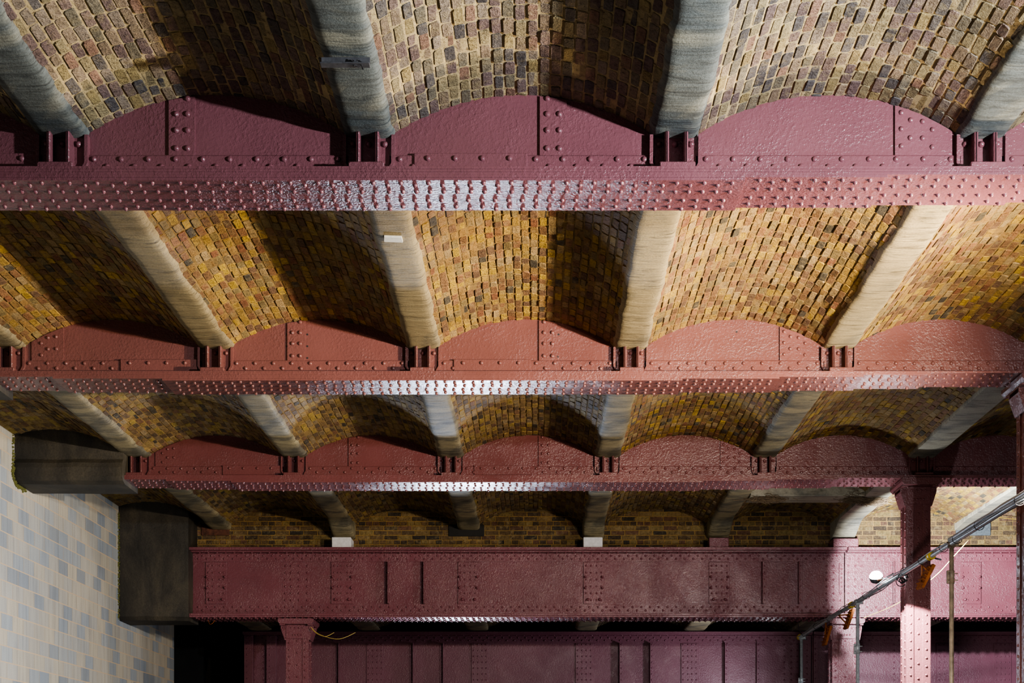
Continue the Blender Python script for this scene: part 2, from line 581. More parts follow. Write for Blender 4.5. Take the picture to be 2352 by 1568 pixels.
# ------------------------------------------------------------------ arched girders
SCATTER = [(1520, 765), (1583, 815), (1663, 825), (1520, 875), (1730, 880), (1580, 935), (1663, 937), (1520, 990), (1728, 997)]
SCATTER = [((1552 + a / 2.936 - CX) / 702 - bay_c(1), (CY - b / 2.936) / 702) for a, b in SCATTER]


def arched_girder(name, label, Yw, nL, nR, m, jL, jR, covers, flange_hw=0.24, gapbracket=None):
    base = Vector((0, Yw, Z(H_FB)))
    g = thing(name, label, 'girder', base, 'arched riveted girders under the vaults')
    xL, xR = X(nL), X(nR)
    zt, zb = Z(H_FT), Z(H_FB)
    wf = Yw - 0.012                       # front face of the web
    B = dict(parent=g, base=base)
    # ---- web plates, one arched panel per bay
    edges = []
    for j in range(jL - 1, jR + 1):
        a, b = max(rib_n(j), nL), min(rib_n(j + 1), nR)
        if b - a < 0.02: continue
        edges.append((j, a, b))
        w = MB()
        pts = []
        N = 40
        c = bay_c(j)
        for i in range(N + 1):
            n_ = a + (b - a) * i / N
            d = n_ - c
            h = arc_h(d) + 0.03 if abs(d) <= HALF + 0.01 else H_RIB + 0.012
            pts.append((X(n_), Z(h)))
        for i in range(N):
            (x0, z0), (x1, z1) = pts[i], pts[i + 1]
            w.add([(x0, wf, zt), (x1, wf, zt), (x1, wf, z1), (x0, wf, z0), (x0, Yw + .012, zt), (x1, Yw + .012, zt), (x1, Yw + .012, z1), (x0, Yw + .012, z0)],
                  [(0, 1, 2, 3), (5, 4, 7, 6), (3, 2, 6, 7)])
        w.build('web_plate', m, **B)
        # splice plates riveted over the web joints
        s0 = s1 = None
        kind = None
        if j == -1: s0, s1, kind = -1.204, -1.119, 2
        if j == 0: s0, s1, kind = 0.009, 0.097, 2
        if j == 1: s0, s1, kind = 1.170, 1.357, 3
        if j == -2: s0, s1, kind = -2.437, -2.283, 4
        if s0 is not None and s0 > nL and s1 < nR:
            sp = MB()
            top = lambda n_: Z(arc_h(n_ - c) - 0.004) if abs(n_ - c) < HALF else Z(H_RIB)
            k = 10
            poly = [(X(s0), Z(2.083))] + [(X(s0 + (s1 - s0) * i / k), top(s0 + (s1 - s0) * i / k)) for i in range(k + 1)] + [(X(s1), Z(2.083))]
            yf = wf - 0.016
            sp.prism(poly, 'y', yf, wf + 0.002)
            if kind == 2:
                for n_ in (s0 + 0.024, s1 - 0.024):
                    for h in (2.105, 2.164, 2.217, 2.268):
                        if h < arc_h(n_ - c) - 0.005: sp.rivet((X(n_), yf, Z(h)), '-y', 0.021)
            else:
                for dn, h in SCATTER:
                    n_ = c + (dn if kind == 3 else -dn)
                    if s0 + .01 < n_ < s1 - .01 and h < arc_h(n_ - c) - 0.006: sp.rivet((X(n_), yf, Z(h)), '-y', 0.019)
            sp.build('splice_plate', m, **B)
        # bottom angle between the brackets
        x0 = max(X(rib_n(j)) + 0.135, xL + .02) if j >= jL else xL + 0.02
        x1 = min(X(rib_n(j + 1)) - 0.135, xR - .02)
        if x1 - x0 < 0.12: continue
        an = MB()
        zt2 = Z(2.083)
        an.prism([(wf - 0.022, zt), (wf, zt), (wf, zt2), (wf - 0.016, zt2), (wf - 0.022, zt2 - 0.008)], 'x', x0, x1)
        an.prism([(wf - 0.17, zt), (wf - 0.02, zt), (wf - 0.02, zt + 0.026), (wf - 0.17, zt + 0.018)], 'x', x0, x1)
        n_r = int((x1 - x0 - 0.08) / 0.1775)
        st = x0 + (x1 - x0 - n_r * 0.1775) / 2
        bar = (x0 + (0.16 if j == 0 else 0.95)) if j in (0, -2) and x1 - x0 > 1.2 else 99
        for i in range(n_r + 1):
            if bar - .02 < st + i * 0.1775 < bar + .76: continue
            an.rivet((st + i * 0.1775, wf - 0.022, Z(2.068)), '-y', 0.02)
            if i < n_r:
                an.rivet((st + (i + .5) * 0.1775, wf - 0.022, Z(2.044)), '-y', 0.02)
        an.build('angle_iron', m, **B)
        # cover bar over a joint of the angle
        if j in (0, -2) and x1 - x0 > 1.2:
            cb = MB()
            ca = x0 + (0.16 if j == 0 else 0.95); cbx = ca + 0.74
            cb.box(ca, min(cbx, x1 - .02), wf - 0.036, wf - 0.021, zt + 0.05, zt2 + 0.006, 0.004)
            i = 0
            while ca + 0.09 + i * 0.1775 < min(cbx, x1) - .04:
                cb.rivet((ca + 0.09 + i * 0.1775, wf - 0.036, Z(2.068)), '-y', 0.02); i += 1
            cb.build('cover_bar', m, **B)
    # ---- bottom flange: a stack of long plates, the lower ones shorter
    t = (zt - zb) / len(covers)
    y0, y1 = Yw - flange_hw, Yw + flange_hw
    for q, (a, b) in enumerate(covers):
        fa, fb = max(a, nL), min(b, nR)
        p = MB()
        zt_, zb_ = zt - q * t, zt - (q + 1) * t
        jit = 0.0012 * ((q * 7) % 3 - 1)
        p.box(X(fa), X(fb), y0 + jit, y1 + jit, zb_ + 0.0003, zt_, 0.001)
        # rivets on the underside that no further plate covers
        pitch = 0.0886
        i = math.ceil(xL / pitch)
        while i * pitch < xR:
            x = i * pitch
            n_ = x / BAY
            inside = fa + .008 < n_ < fb - .008
            covered = q + 1 < len(covers) and max(covers[q + 1][0], nL) - .006 < n_ < min(covers[q + 1][1], nR) + .006
            if inside and not covered:
                z = zb_ + 0.0003
                zz = 0.02 if i % 2 else -0.016
                p.rivet((x + .01, y0 + 0.055 + zz, z), '-z', 0.0165, 0.017)
                p.rivet((x + .012, Yw - 0.068, z), '-z', 0.0165, 0.017)
                p.rivet((x - .012, Yw + 0.068, z), '-z', 0.0165, 0.017)
                p.rivet((x - .01, y1 - 0.055 + zz, z), '-z', 0.0165, 0.017)
            i += 1
        p.build('flange_plate', m, **B)
    # ---- cast brackets below the concrete beams
    for j in range(jL, jR + 1):
        xc = X(rib_n(j))
        if not (xL + 0.05 < xc < xR - 0.05): continue
        k = MB()
        z0, z1 = zt, Z(H_RIB) + 0.012
        zs = zt + 0.045
        k.prism([(xc - 0.11, z0), (xc + 0.11, z0), (xc + 0.158, z0 + 0.1), (xc + 0.162, z1), (xc - 0.162, z1), (xc - 0.158, z0 + 0.1)], 'y', wf - 0.022, wf)
        k.box(xc - 0.115, xc + 0.115, wf - 0.185, wf, z0, zs + 0.006, 0.006)
        for s in (-1, 1):
            k.box(xc + s * 0.062 - 0.013, xc + s * 0.062 + 0.013, wf - 0.125, wf, zs, z1, 0.008)
            a, b = xc + s * 0.11, xc + s * 0.158
            k.prism([(a - .011, z0 + .01), (a + .011, z0 + .01), (b + .011, z0 + 0.1), (b + .013, z1), (b - .009, z1), (b - .011, z0 + 0.1)], 'y', wf - 0.05, wf)
        for dx in (-0.105, 0.0, 0.105):
            k.rivet((xc + dx, wf - 0.022, z1 - 0.055), '-y', 0.022, 0.026)
        if gapbracket == j:
            k.box(xc - 0.008, xc + 0.02, wf - 0.2, wf - 0.01, z0 - .002, z0 + .002)
        k.build('bearing_bracket', m, **B)
    return g


COV = [(-9, 9), (-2.9, 1.86), (-2.62, 1.56), (-2.30, 1.14), (-1.79, 0.66)]
G1 = arched_girder('arched_girder', 'plum riveted girder nearest the viewer, running across the top of the picture', YG[1], -2.3, 2.6, PAINT1, -1, 2,
                   [(-9, 9), (-9, 9), (-9, 1.57), (-9, 1.12), (-9, 0.665)])
G2 = arched_girder('arched_girder', 'reddish plum riveted girder, second from the front, across the middle', YG[2], -2.66, 2.7, PAINT2, -2, 2,
                   [(-9, 9), (-9, 1.87), (-9, 1.55), (-2.3, 1.15), (-1.78, 0.69)])
G3 = arched_girder('arched_girder', 'dark red riveted girder between dark stone block and capped column', YG[3], -2.63, 3.45, PAINT3, -2, 3,
                   [(-9, 9), (-9, 9), (-9, 1.9), (-2.34, 1.5), (-1.93, 1.05)], 0.26, gapbracket=3)

for (hx, hy) in ((659, 768), (659, 795), (706, 768), (706, 795), (706, 822), (1283, 768), (1281, 819), (1692, 762)):
    yh = YG[2] - .012
    c = at(hx, hy, yh)
    MB().tube([(c.x, yh - .0022, c.z), (c.x, yh + .0005, c.z)], .0095, 12).build('bolt_hole', CABLE, G2, (0, YG[2], Z(H_FB)))

# ------------------------------------------------------------------ plate girders
def plate_girder(name, label, Yc, h_t, h_b, xl, xr, m, s, feats, hw=0.26, pitch=0.138, joint=None, covers=None, top_pads=None):
    """feats: ('plate',x0,x1,[cols]) ('stiff',x0,x1) ('cols',[cols]) ('crack',x) in pixels on the web plane of scale s"""
    nx = lambda p: X((p - CX) / s)
    base = Vector((nx(xl), Yc, Z(h_b)))
    g = thing(name, label, 'girder', base, 'deep riveted plate girders')
    B = dict(parent=g, base=base)
    xL, xR = nx(xl), nx(xr)
    zt, zb = Z(h_t), Z(h_b)
    tf = 0.045
    wf = Yc - 0.012
    cuts = [xL] + ([nx(joint)] if joint else []) + [xR]
    for i in range(len(cuts) - 1):
        a, b = cuts[i] + (0.008 if i else 0), cuts[i + 1] - (0.008 if i + 2 < len(cuts) else 0)
        MB().box(a, b, wf, Yc + .012, zb + .02, zt - .02).build('web_plate', m, **B)
        MB().box(a, b, Yc - hw, Yc + hw, zt - tf, zt, 0.003).build('top_flange', m, **B)
        bf = MB()
        bf.box(a, b, Yc - hw, Yc + hw, zb + 0.03, zb + 0.06, 0.003)
        bf.box(a + 0.0, b, Yc - hw + .004, Yc + hw - .004, zb + 0.0, zb + 0.0296, 0.003)
        p = 0.0925
        q = math.ceil((a + .03) / p)
        while q * p < b - .03:
            z_ = zb
            for r_, yy in enumerate((-hw + .05, -hw + .12, -0.06, 0.06, hw - .12, hw - .05)):
                bf.rivet((q * p + (0.02 if r_ % 2 else 0) + random.uniform(-.004, .004), Yc + yy, z_), '-z', 0.019, 0.022)
            q += 1
        bf.build('bottom_flange', m, **B)
        for top in (True, False):
            an = MB()
            if top:
                z0, z1 = zt - tf - 0.15, zt - tf
                an.prism([(wf - 0.018, z0), (wf, z0), (wf, z1), (wf - 0.15, z1), (wf - 0.15, z1 - .014), (wf - 0.018, z1 - .02)], 'x', a + .01, b - .01)
                r1, r2 = z0 + 0.045, z0 + 0.095
            else:
                z0, z1 = zb + .06, zb + 0.235
                an.prism([(wf - 0.018, z0 + .02), (wf - 0.15, z0 + .014), (wf - 0.15, z0), (wf, z0), (wf, z1), (wf - 0.018, z1)], 'x', a + .01, b - .01)
                r1, r2 = z1 - 0.045, z1 - 0.1
            q = math.ceil((a + .05) / pitch)
            while q * pitch < b - .07:
                an.rivet((q * pitch, wf - .018, r1), '-y', 0.019)
                an.rivet(((q + .5) * pitch, wf - .018, r2), '-y', 0.019)
                if top:
                    an.rivet(((q + .25) * pitch, wf - .09, z1 - .017), '-z', 0.018)
                q += 1
            an.build('top_angle' if top else 'bottom_angle', m, **B)
    zw0, zw1 = zb + 0.235, zt - tf - 0.15
    RP = 0.109
    def cols(mb, xs, yf, r=0.0165):
        nrow = int((zw1 - zw0 - 0.06) / RP)
        st = (zw1 - zw0 - nrow * RP) / 2
        for x in xs:
            for i in range(nrow + 1):
                mb.rivet((nx(x), yf, zw0 + st + i * RP), '-y', r)
    for f in feats:
        if f[0] == 'plate':
            k = MB()
            k.box(nx(f[1]), nx(f[2]), wf - 0.02, wf + .002, zw0 + .003, zw1 - .003, 0.004)
            cols(k, f[3], wf - .02)
            if len(f) > 4:      # larger bolt heads near the edges
                for zz in (0.38, 0.64):
                    for x in (f[1] + 4, f[2] - 4):
                        k.rivet((nx(x), wf - .02, zw0 + (zw1 - zw0) * zz), '-y', 0.024, 0.05)
                for x in (f[1] + 10, f[2] - 10):
                    k.rivet((nx(x), wf - .02, zw0 + 0.075), '-y', 0.027, 0.04)
            k.build('splice_plate', m, **B)
        elif f[0] == 'stiff':
            k = MB()
            a, b = nx(f[1]), nx(f[2])
            left = f[3] == 'l'
            k.box(a, b, wf - 0.016, wf + .002, zw0 + .003, zw1 - .003, 0.002)
            e = a if left else b
            k.box(e - 0.008, e + 0.008, wf - 0.12, wf, zw0 + .003, zw1 - .003, 0.002)
            mid = (a + b) / 2
            nrow = int((zw1 - zw0 - .06) / RP)
            st = (zw1 - zw0 - nrow * RP) / 2
            for i in range(nrow + 1): k.rivet((mid, wf - .016, zw0 + st + i * RP), '-y', 0.015)
            k.build('stiffener', m, **B)
        elif f[0] == 'cols':
            k = MB()
            k.box(nx(f[1][0] - 7), nx(f[1][-1] + 7), wf - 0.003, wf + .002, zw0 + .003, zw1 - .003)
            cols(k, f[1], wf - .003, 0.019)
            k.build('riveted_strip', m, **B)
        elif f[0] == 'cover':
            k = MB()
            k.box(nx(f[1]), nx(f[2]), wf - 0.05, wf + .002, pz(f[4], Yc), pz(f[3], Yc), 0.004)
            for i in range(7):
                k.rivet(((nx(f[1]) + nx(f[2])) / 2, wf - .05, pz(f[4], Yc) + 0.03 + i * (pz(f[3], Yc) - pz(f[4], Yc) - .06) / 6), '-y', 0.016)
            k.build('joint_cover', m, **B)
        elif f[0] == 'end':
            k = MB()
            a, b = nx(f[1]), nx(f[2])
            k.box(a, b, wf - 0.12, wf + .002, zw0 + .003, zw1 + .13, 0.003)
            nrow = int((zw1 - zw0 - .06) / RP)
            for i in range(nrow + 2):
                k.rivet((a + (b - a) * .35, wf - .12, zw0 + .05 + i * RP), '-y', 0.016)
            k.build('end_stiffener', m, **B)
    return g


S4 = F * BAY / Y4
G4 = plate_girder('plate_girder', 'deep plum plate girder below the brick infill, with white pads on top', Y4, 1.932, 1.38, 442, 2560, PAINT4, S4, [
    ('plate', 473, 522, [480, 490, 506, 515], 1),
    ('cols', [656, 669, 687, 706]),
    ('plate', 761, 812, [768, 777, 785, 799, 808], 1),
    ('stiff', 884, 893, 'r'), ('stiff', 967, 975, 'r'),
    ('plate', 1052, 1100, [1058, 1068, 1081, 1092], 1),
    ('plate', 1340, 1387, [1346, 1357, 1370, 1381], 1),
    ('plate', 1628, 1675, [1634, 1645, 1657, 1669], 1),
    ('stiff', 1750, 1759, 'l'), ('stiff', 1833, 1842, 'l'),
    ('cols', [1898, 1914, 1930]), ('cols', [1948, 1964, 1979]),
    ('cover', 1926, 1936, 1294, 1362),
    ('stiff', 2040, 2049, 'r'),
    ('plate', 2205, 2252, [2210, 2221, 2233, 2246], 1),
    ('stiff', 2390, 2399, 'l'),
], joint=1939.5, hw=0.26)
S5 = F * BAY / Y5
G5 = plate_girder('plate_girder', 'rearmost plum plate girder along the bottom edge, with many upright stiffeners', Y5, 1.487, 0.86, 562, 2420, PAINT5, S5, [
    ('end', 564, 584), ('cols', [585, 606]), ('end', 615, 637),
    ('stiff', 772, 780, 'r'), ('plate', 842, 881, [847, 857, 867, 877]), ('stiff', 942, 950, 'r'), ('stiff', 1011, 1019, 'r'),
    ('plate', 1083, 1122, [1088, 1098, 1108, 1117]), ('plate', 1322, 1363, [1327, 1337, 1347, 1357]),
    ('stiff', 1423, 1431, 'l'), ('stiff', 1493, 1501, 'l'), ('plate', 1564, 1604, [1569, 1580, 1589, 1599]),
    ('stiff', 1664, 1672, 'l'), ('stiff', 1737, 1745, 'l'), ('cols', [1801, 1817, 1831]), ('cols', [1842, 1853]),
    ('end', 1866, 1876), ('cols', [2053, 2067]), ('plate', 2150, 2200, [2156, 2168, 2181, 2194]), ('plate', 2282, 2322, [2287, 2297, 2307, 2316]),
], joint=1863.5, hw=0.2, pitch=0.14)


# ------------------------------------------------------------------ columns
def column(label, xc, yc, ztop, w=0.31, d=0.29, cap=True, zbot=0.0, m=PAINT3, cap_w=0.5):
    base = Vector((xc, yc, zbot))
    g = thing('riveted_column', label, 'column', base, 'riveted steel columns under the girders')
    B = dict(parent=g, base=base)
    zc = ztop - 0.085
    y0, y1 = yc - d / 2, yc + d / 2
    x0, x1 = xc - w / 2, xc + w / 2
    core = MB()
    core.box(x0 + .02, x1 - .02, y0 + .03, y1 - .03, zbot + .03, zc, 0)
    core.rivet((0, 0, -5), '-y')
    core = MB().box(x0 + .012, x1 - .012, y0 + .012, y1 - .012, zbot + .03, zc)
    z = zbot + .2
    i = 0
    while z < zc - .08:
        core.rivet((xc + (0.0), y0 + .012, z), '-y', 0.018); z += 0.19
    core.build('shaft', m, **B)
    for s in (-1, 1):            # corner angles with their rivets
        a = MB()
        e = x0 if s < 0 else x1
        a.box(min(e, e - s * 0.1), max(e, e - s * 0.1), y0, y0 + .014, zbot + .03, zc, 0.003)
        a.box(min(e, e - s * .014), max(e, e - s * .014), y0 + .002, y0 + .1, zbot + .03, zc - .001, 0)
        a.box(min(e, e - s * .014), max(e, e - s * .014), y1 - .1, y1, zbot + .03, zc - .001, 0)
        z = zbot + .15
        q = 0
        while z < zc - .06:
            a.rivet((e - s * 0.055, y0, z), '-y', 0.017)
            for yy in (y0 + .055, y1 - .055):
                a.rivet((e, yy, z + (.05 if yy > yc else 0)), '-x' if s < 0 else '+x', 0.016)
            z += 0.109
        a.build('corner_angle', m, **B)
    if cap:
        hd = MB()
        cw = cap_w / 2
        cd = 0.62 / 2
        hd.prism([(xc - cw, ztop - .05), (xc - cw + .03, ztop - .085), (xc + cw - .03, ztop - .085), (xc + cw, ztop - .05), (xc + cw, ztop - .012), (xc + cw - .015, ztop), (xc - cw + .015, ztop), (xc - cw, ztop - .012)],
                 'y', yc - cd, yc + cd)
        hd.build('cap_plate', m, **B)
        for s in (-1, 1):
            gs = MB()
            e = xc + s * w / 2
            o = xc + s * (cw - .02)
            for yy in (y0 - .004, y1 - .012):
                gs.prism([(e - s * .02, zc), (o, zc), (o, zc - .06), (e + s * .015, zc - .24), (e - s * .02, zc - .24)], 'y', yy, yy + .016)
            gs.prism([(e, zc), (o, zc), (o, zc - .018), (e, zc - .018)], 'y', y0 - .1, y1 + .1)
            gs.prism([(o - s * .018, zc - .055), (o, zc - .06), (e + s * .018, zc - .24), (e, zc - .235)], 'y', y0, y1)
            for r_ in range(4):
                t = (r_ + .5) / 4
                xx = o + (e - o) * t - s * .005
                gs.rivet((xx, y0 + .07, zc - .06 - .18 * t), '-z', 0.018)
                gs.rivet((xx, y1 - .07, zc - .06 - .18 * t), '-z', 0.018)
                gs.rivet((e + (o - e) * (0.15 + 0.17 * r_), y0 - .004, zc - .045 - .03 * (r_ % 2)), '-y', 0.014)
            gs.build('gusset_bracket', m, **B)
        nb = MB()
        nb.box(x0 + .005, x1 - .005, y0 - .014, y0 + .0, zc - .22, zc - .0, 0.004)
        for xx in (-.09, -.03, .03, .09):
            nb.rivet((xc + xx, y0 - .014, zc - .05), '-y', .016)
            nb.rivet((xc + xx * .7, y0 - .014, zc - .16), '-y', .016)
        nb.build('neck_plate', m, **B)
    MB().box(xc - .3, xc + .3, yc - .3, yc + .3, zbot, zbot + .04, .01).build('base_plate', m, **B)
    return g


XC3 = X(2.42)
column('tall plum riveted column with bracketed cap, carrying the third girder', XC3, YG[3] + .01, Z(H_FT) - .036, m=PAINT3, cap_w=0.5)
column('plum riveted column cut off by the right edge of the picture', XC3, YG[2] + .02, Z(H_FT) - .02, m=PAINT2)
column('slim plum column with flared cap under the left end of a plate girder', X(-1.895), Y4, Z(1.38) - .024, w=0.36, d=0.32, m=PAINT4, cap_w=0.56)
column('brightly lit pink column standing behind the galvanised post', X(2.435), Y4, Z(1.38) - .024, w=0.42, d=0.34, m=PAINT4, cap_w=0.56)

# ------------------------------------------------------------------ vaults and beams
def lefts(j): return NWALL if j == -3 else None

R1a, R1b = 6.0, YG[1] + 0.008
R2a, R2b = YG[1] + 0.016, YG[2] + 0.006
R3a, R3b = YG[2] + 0.016, YG[3] + 0.006
R4a, R4b = YG[3] + 0.016, YWALL - 0.013
R5a, R5b = Y4 + 0.1, 28.6
V1 = {-2: 'dim brick vault at the top left corner, mostly hidden by a concrete beam',
      -1: 'purplish brick vault before the nearest girder, half shadowed, at upper left',
      0: 'half-shadowed brick vault before the nearest girder, over its middle arch',
      1: 'brightly lit mauve and tan brick vault before the nearest girder, upper right',
      2: 'sliver of brick vault in the top right corner'}
for j in V1: vault(1, j, R1a, R1b, PAL['mix'], V1[j], dmin=None)
V2 = {-2: 'dark brick vault behind the nearest girder, at the left edge',
      -1: 'brown brick vault between first and second girders, its right half in deep shadow',
      0: 'ochre brick vault over the middle arch of the second girder',
      1: 'bright golden brick vault over the fourth arch of the second girder',
      2: 'golden brick vault fading to black at the right edge above the second girder'}
for j in V2: vault(2, j, R2a, R2b, PAL['gold'], V2[j], dmin=lefts(j), mort=MORTAR_O)
V3 = {-3: 'dark brick vault against the left wall above the upper stone block',
      -2: 'brown brick vault over the leftmost arch of the third girder',
      -1: 'brick vault over the second arch of the third girder, with fresh pale pointing',
      0: 'dull ochre brick vault over the middle arch of the third girder',
      1: 'dull golden brick vault over the fourth arch of the third girder',
      2: 'dim brick vault left of the capped column, over the third girder',
      3: 'brick vault squeezed against the right edge column, above the third girder'}
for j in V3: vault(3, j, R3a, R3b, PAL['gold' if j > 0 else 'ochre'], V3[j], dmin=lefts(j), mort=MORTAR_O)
V4 = {-3: 'black brick vault in the left corner above the lower stone block',
      -2: 'dark brick vault above the brick infill, leftmost of those behind the third girder',
      -1: 'shadow-banded brick vault between the two white-padded beam ends, left part',
      0: 'shadow-banded brick vault between dark-padded beam and right white-padded beam',
      1: 'brick vault left of the cross beam, behind the third girder',
      2: 'dark brick vault crossed by a concrete cross beam',
      3: 'bright yellow lamp-lit brick vault right of the capped column',
      4: 'hidden brick vault behind the right edge column'}
for j in V4:
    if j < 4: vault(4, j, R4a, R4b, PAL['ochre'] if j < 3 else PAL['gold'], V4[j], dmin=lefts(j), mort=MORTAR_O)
V5 = {-2: 'black vault strip behind the deep girder, left of the slim column',
      -1: 'black vault strip behind the deep girder, second from left',
      0: 'black vault strip behind the deep girder, near the middle',
      1: 'black vault strip behind the deep girder, right of the middle',
      2: 'rough dark vault strip behind the deep girder, left of the lit column',
      3: 'rough dark vault strip behind the deep girder, right of the lit column'}
H5 = 1.497
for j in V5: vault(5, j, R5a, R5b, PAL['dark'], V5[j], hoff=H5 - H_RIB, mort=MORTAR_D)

L1 = {-1: 'pale concrete beam cut by the top left corner of the picture',
      0: 'grey concrete beam with a dark steel angle strapped under it',
      1: 'rough-edged grey concrete beam before the nearest girder, right of the middle',
      2: 'bright concrete beam entering at the top right edge'}
for j in L1: rib(j, R1a, R1b - .02, L1[j], CONC_1, amp=1.0)
L2 = {-2: 'short concrete beam end at the left edge, above the second girder',
      -1: 'wrinkled brown-streaked concrete beam slanting down to the second girder, at left',
      0: 'concrete beam with a white tag stuck under it',
      1: 'pale buff concrete beam just right of the middle, meeting the second girder',
      2: 'brightly lit cream concrete beam with a rusty bracket on its side'}
for j in L2: rib(j, R2a, R2b - .02, L2[j])
L3 = {-2: 'grey wrinkled concrete beam ending beside the upper dark stone block',
      -1: 'grey concrete beam meeting the third girder, second from the left wall',
      0: 'narrow grey concrete beam meeting the third girder, third from the left wall',
      1: 'grey-green concrete beam meeting the third girder, fourth from the left wall',
      2: 'pale concrete beam meeting the third girder, second left of the capped column',
      3: 'straight board-marked concrete beam ending above the capped column'}
for j in L3: rib(j, R3a, R3b - .02, L3[j], CONC_3, boxy=(j == 3), halfw=0.15 if j == 3 else 0.138)
L4 = {-2: 'dark concrete beam ending on a reddish stone in the brick infill',
      -1: 'grey concrete beam standing on the left white pad',
      0: 'short grey concrete beam ending on a black stone in the brick infill',
      1: 'grey concrete beam standing on the right white pad',
      2: 'banded grey concrete beam standing on a plum pad, left of the cross beam',
      3: 'straight concrete beam standing on the wide plum pad beside the capped column',
      4: 'white-lit straight concrete beam ending on slate, right of the capped column'}
for j in L4:
    drop = 0.2 if j in (-1, 1, 2, 3) else 0.05
    rib(j, R4a, YWALL - .015, L4[j], CONC_3, boxy=(j >= 3), end_drop=drop, halfw=0.165 if j >= 3 else 0.145)
L5 = {-2: 'concrete beam stub under the deep girder, beside the slim column',
      -1: 'concrete beam stub under the deep girder, right of the yellow wires',
      0: 'concrete beam stub under the deep girder, at the bright flange patch',
      1: 'concrete beam stub under the deep girder, just right of the middle',
      2: 'concrete beam stub under the deep girder, second left of the lit column',
      3: 'pale concrete beam stub just left of the lit column, under the deep girder',
      4: 'concrete beam stub at the right edge under the deep girder'}
for j in L5: rib(j, R5a + .02, R5b, L5[j], CONC_3, hb=H5, boxy=(j >= 3), halfw=0.17, top=0.2)

# cross beam in the fourth row
xa, xb = X(rib_n(2)) + .172, X(rib_n(3)) - .19
mb = MB()
prof = [(20.66, Z(2.20) + .1), (20.66, Z(2.142)), (20.68, Z(2.135)), (21.16, Z(2.135)), (21.18, Z(2.142)), (21.18, Z(2.20) + .1)]
mb.prism(prof, 'x', xa, xb)
tag(mb.build('cross_beam', CONC_B, base=Vector(((xa + xb) / 2, 20.9, Z(2.135)))), 'concrete cross beam spanning between two beams behind the third girder, nests at both ends', 'concrete beam')


def nest(x, y, z, sx, sy, sz, n, label):
    mb = MB()
    rnd = random.Random(int(x * 100))
    for i in range(n):
        c = Vector((x + rnd.gauss(0, sx * .4), y + rnd.gauss(0, sy * .4), z + abs(rnd.gauss(0, sz * .4))))
        a = rnd.uniform(-0.6, 0.6) + (0 if rnd.random() < .8 else 1.2)
        d = Vector((math.cos(a), math.sin(a) * .6, rnd.uniform(-.35, .25)))
        L = rnd.uniform(.05, .14)
        mid = c + Vector((0, 0, rnd.uniform(-.02, .02)))
        mb.tube([c - d * L, mid, c + d * L], 0.0032, 4, False)
    o = mb.build('bird_nest', NESTM, base=Vector((x, y, z)))
    return tag(o, label, 'nest', 'old straw nests by the cross beam')


nest(X(1.66), 20.85, Z(2.137) - .03, .28, .22, .07, 420, 'flat straw nest smeared under the left end of the cross beam')
nest(X(2.30), 20.9, Z(2.137) - .02, .2, .3, .12, 460, 'shaggy straw nest in the corner left of the board-marked beam')
nest(X(2.46), 21.0, Z(2.137) - .025, .2, .24, .03, 320, 'straw mat spread across the underside of the board-marked beam')

# ------------------------------------------------------------------ pads on the deep girder
def pad(x0, x1, y0, y1, mat, label, cat, name, Y0=22.72, Y1=23.08, group=None, flush=False):
    a, b = px(x0, Y0), px(x1, Y0)
    z1 = pz(y0, Y0)
    z0 = Z(1.932) + 0.001 if not flush else pz(y1, Y0)
    mb = MB().box(a, b, Y0, Y1, z0, z1, 0.008)
    return tag(mb.build(name, mat, base=Vector(((a + b) / 2, (Y0 + Y1) / 2, z0))), label, cat, group)


pad(762, 806, 1233, 1253, WHITE, 'white rendered pad on the deep girder, left one', 'bearing pad', 'bearing_pad', group='bearing pads on the deep girder')
pad(1340, 1384, 1233, 1250, WHITE, 'white rendered pad on the deep girder, right one', 'bearing pad', 'bearing_pad', group='bearing pads on the deep girder')
pad(1629, 1674, 1234, 1254, PAINT4, 'small plum painted pad on the deep girder', 'bearing pad', 'bearing_pad', group='bearing pads on the deep girder')
pad(1914, 1972, 1236, 1254, PAINT4, 'wide plum painted pad on the deep girder, over the open joint', 'bearing pad', 'bearing_pad', group='bearing pads on the deep girder')
YP = YWALL - .03
pad(1030, 1112, 1204, 1231, DARK, 'rough black stone set in the brick infill', 'stone', 'bearing_stone', YP, YP + .2, 'bearing stones in the brick infill', True)
pad(462, 526, 1203, 1229, REDPAD, 'reddish brown stone in the dark end of the brick infill', 'stone', 'bearing_stone', YP, YP + .2, 'bearing stones in the brick infill', True)
pad(2196, 2276, 1200, 1229, SLATE, 'blue-grey slate block in the brick infill beside the scaffold post', 'stone', 'bearing_stone', YP, YP + .2, 'bearing stones in the brick infill', True)

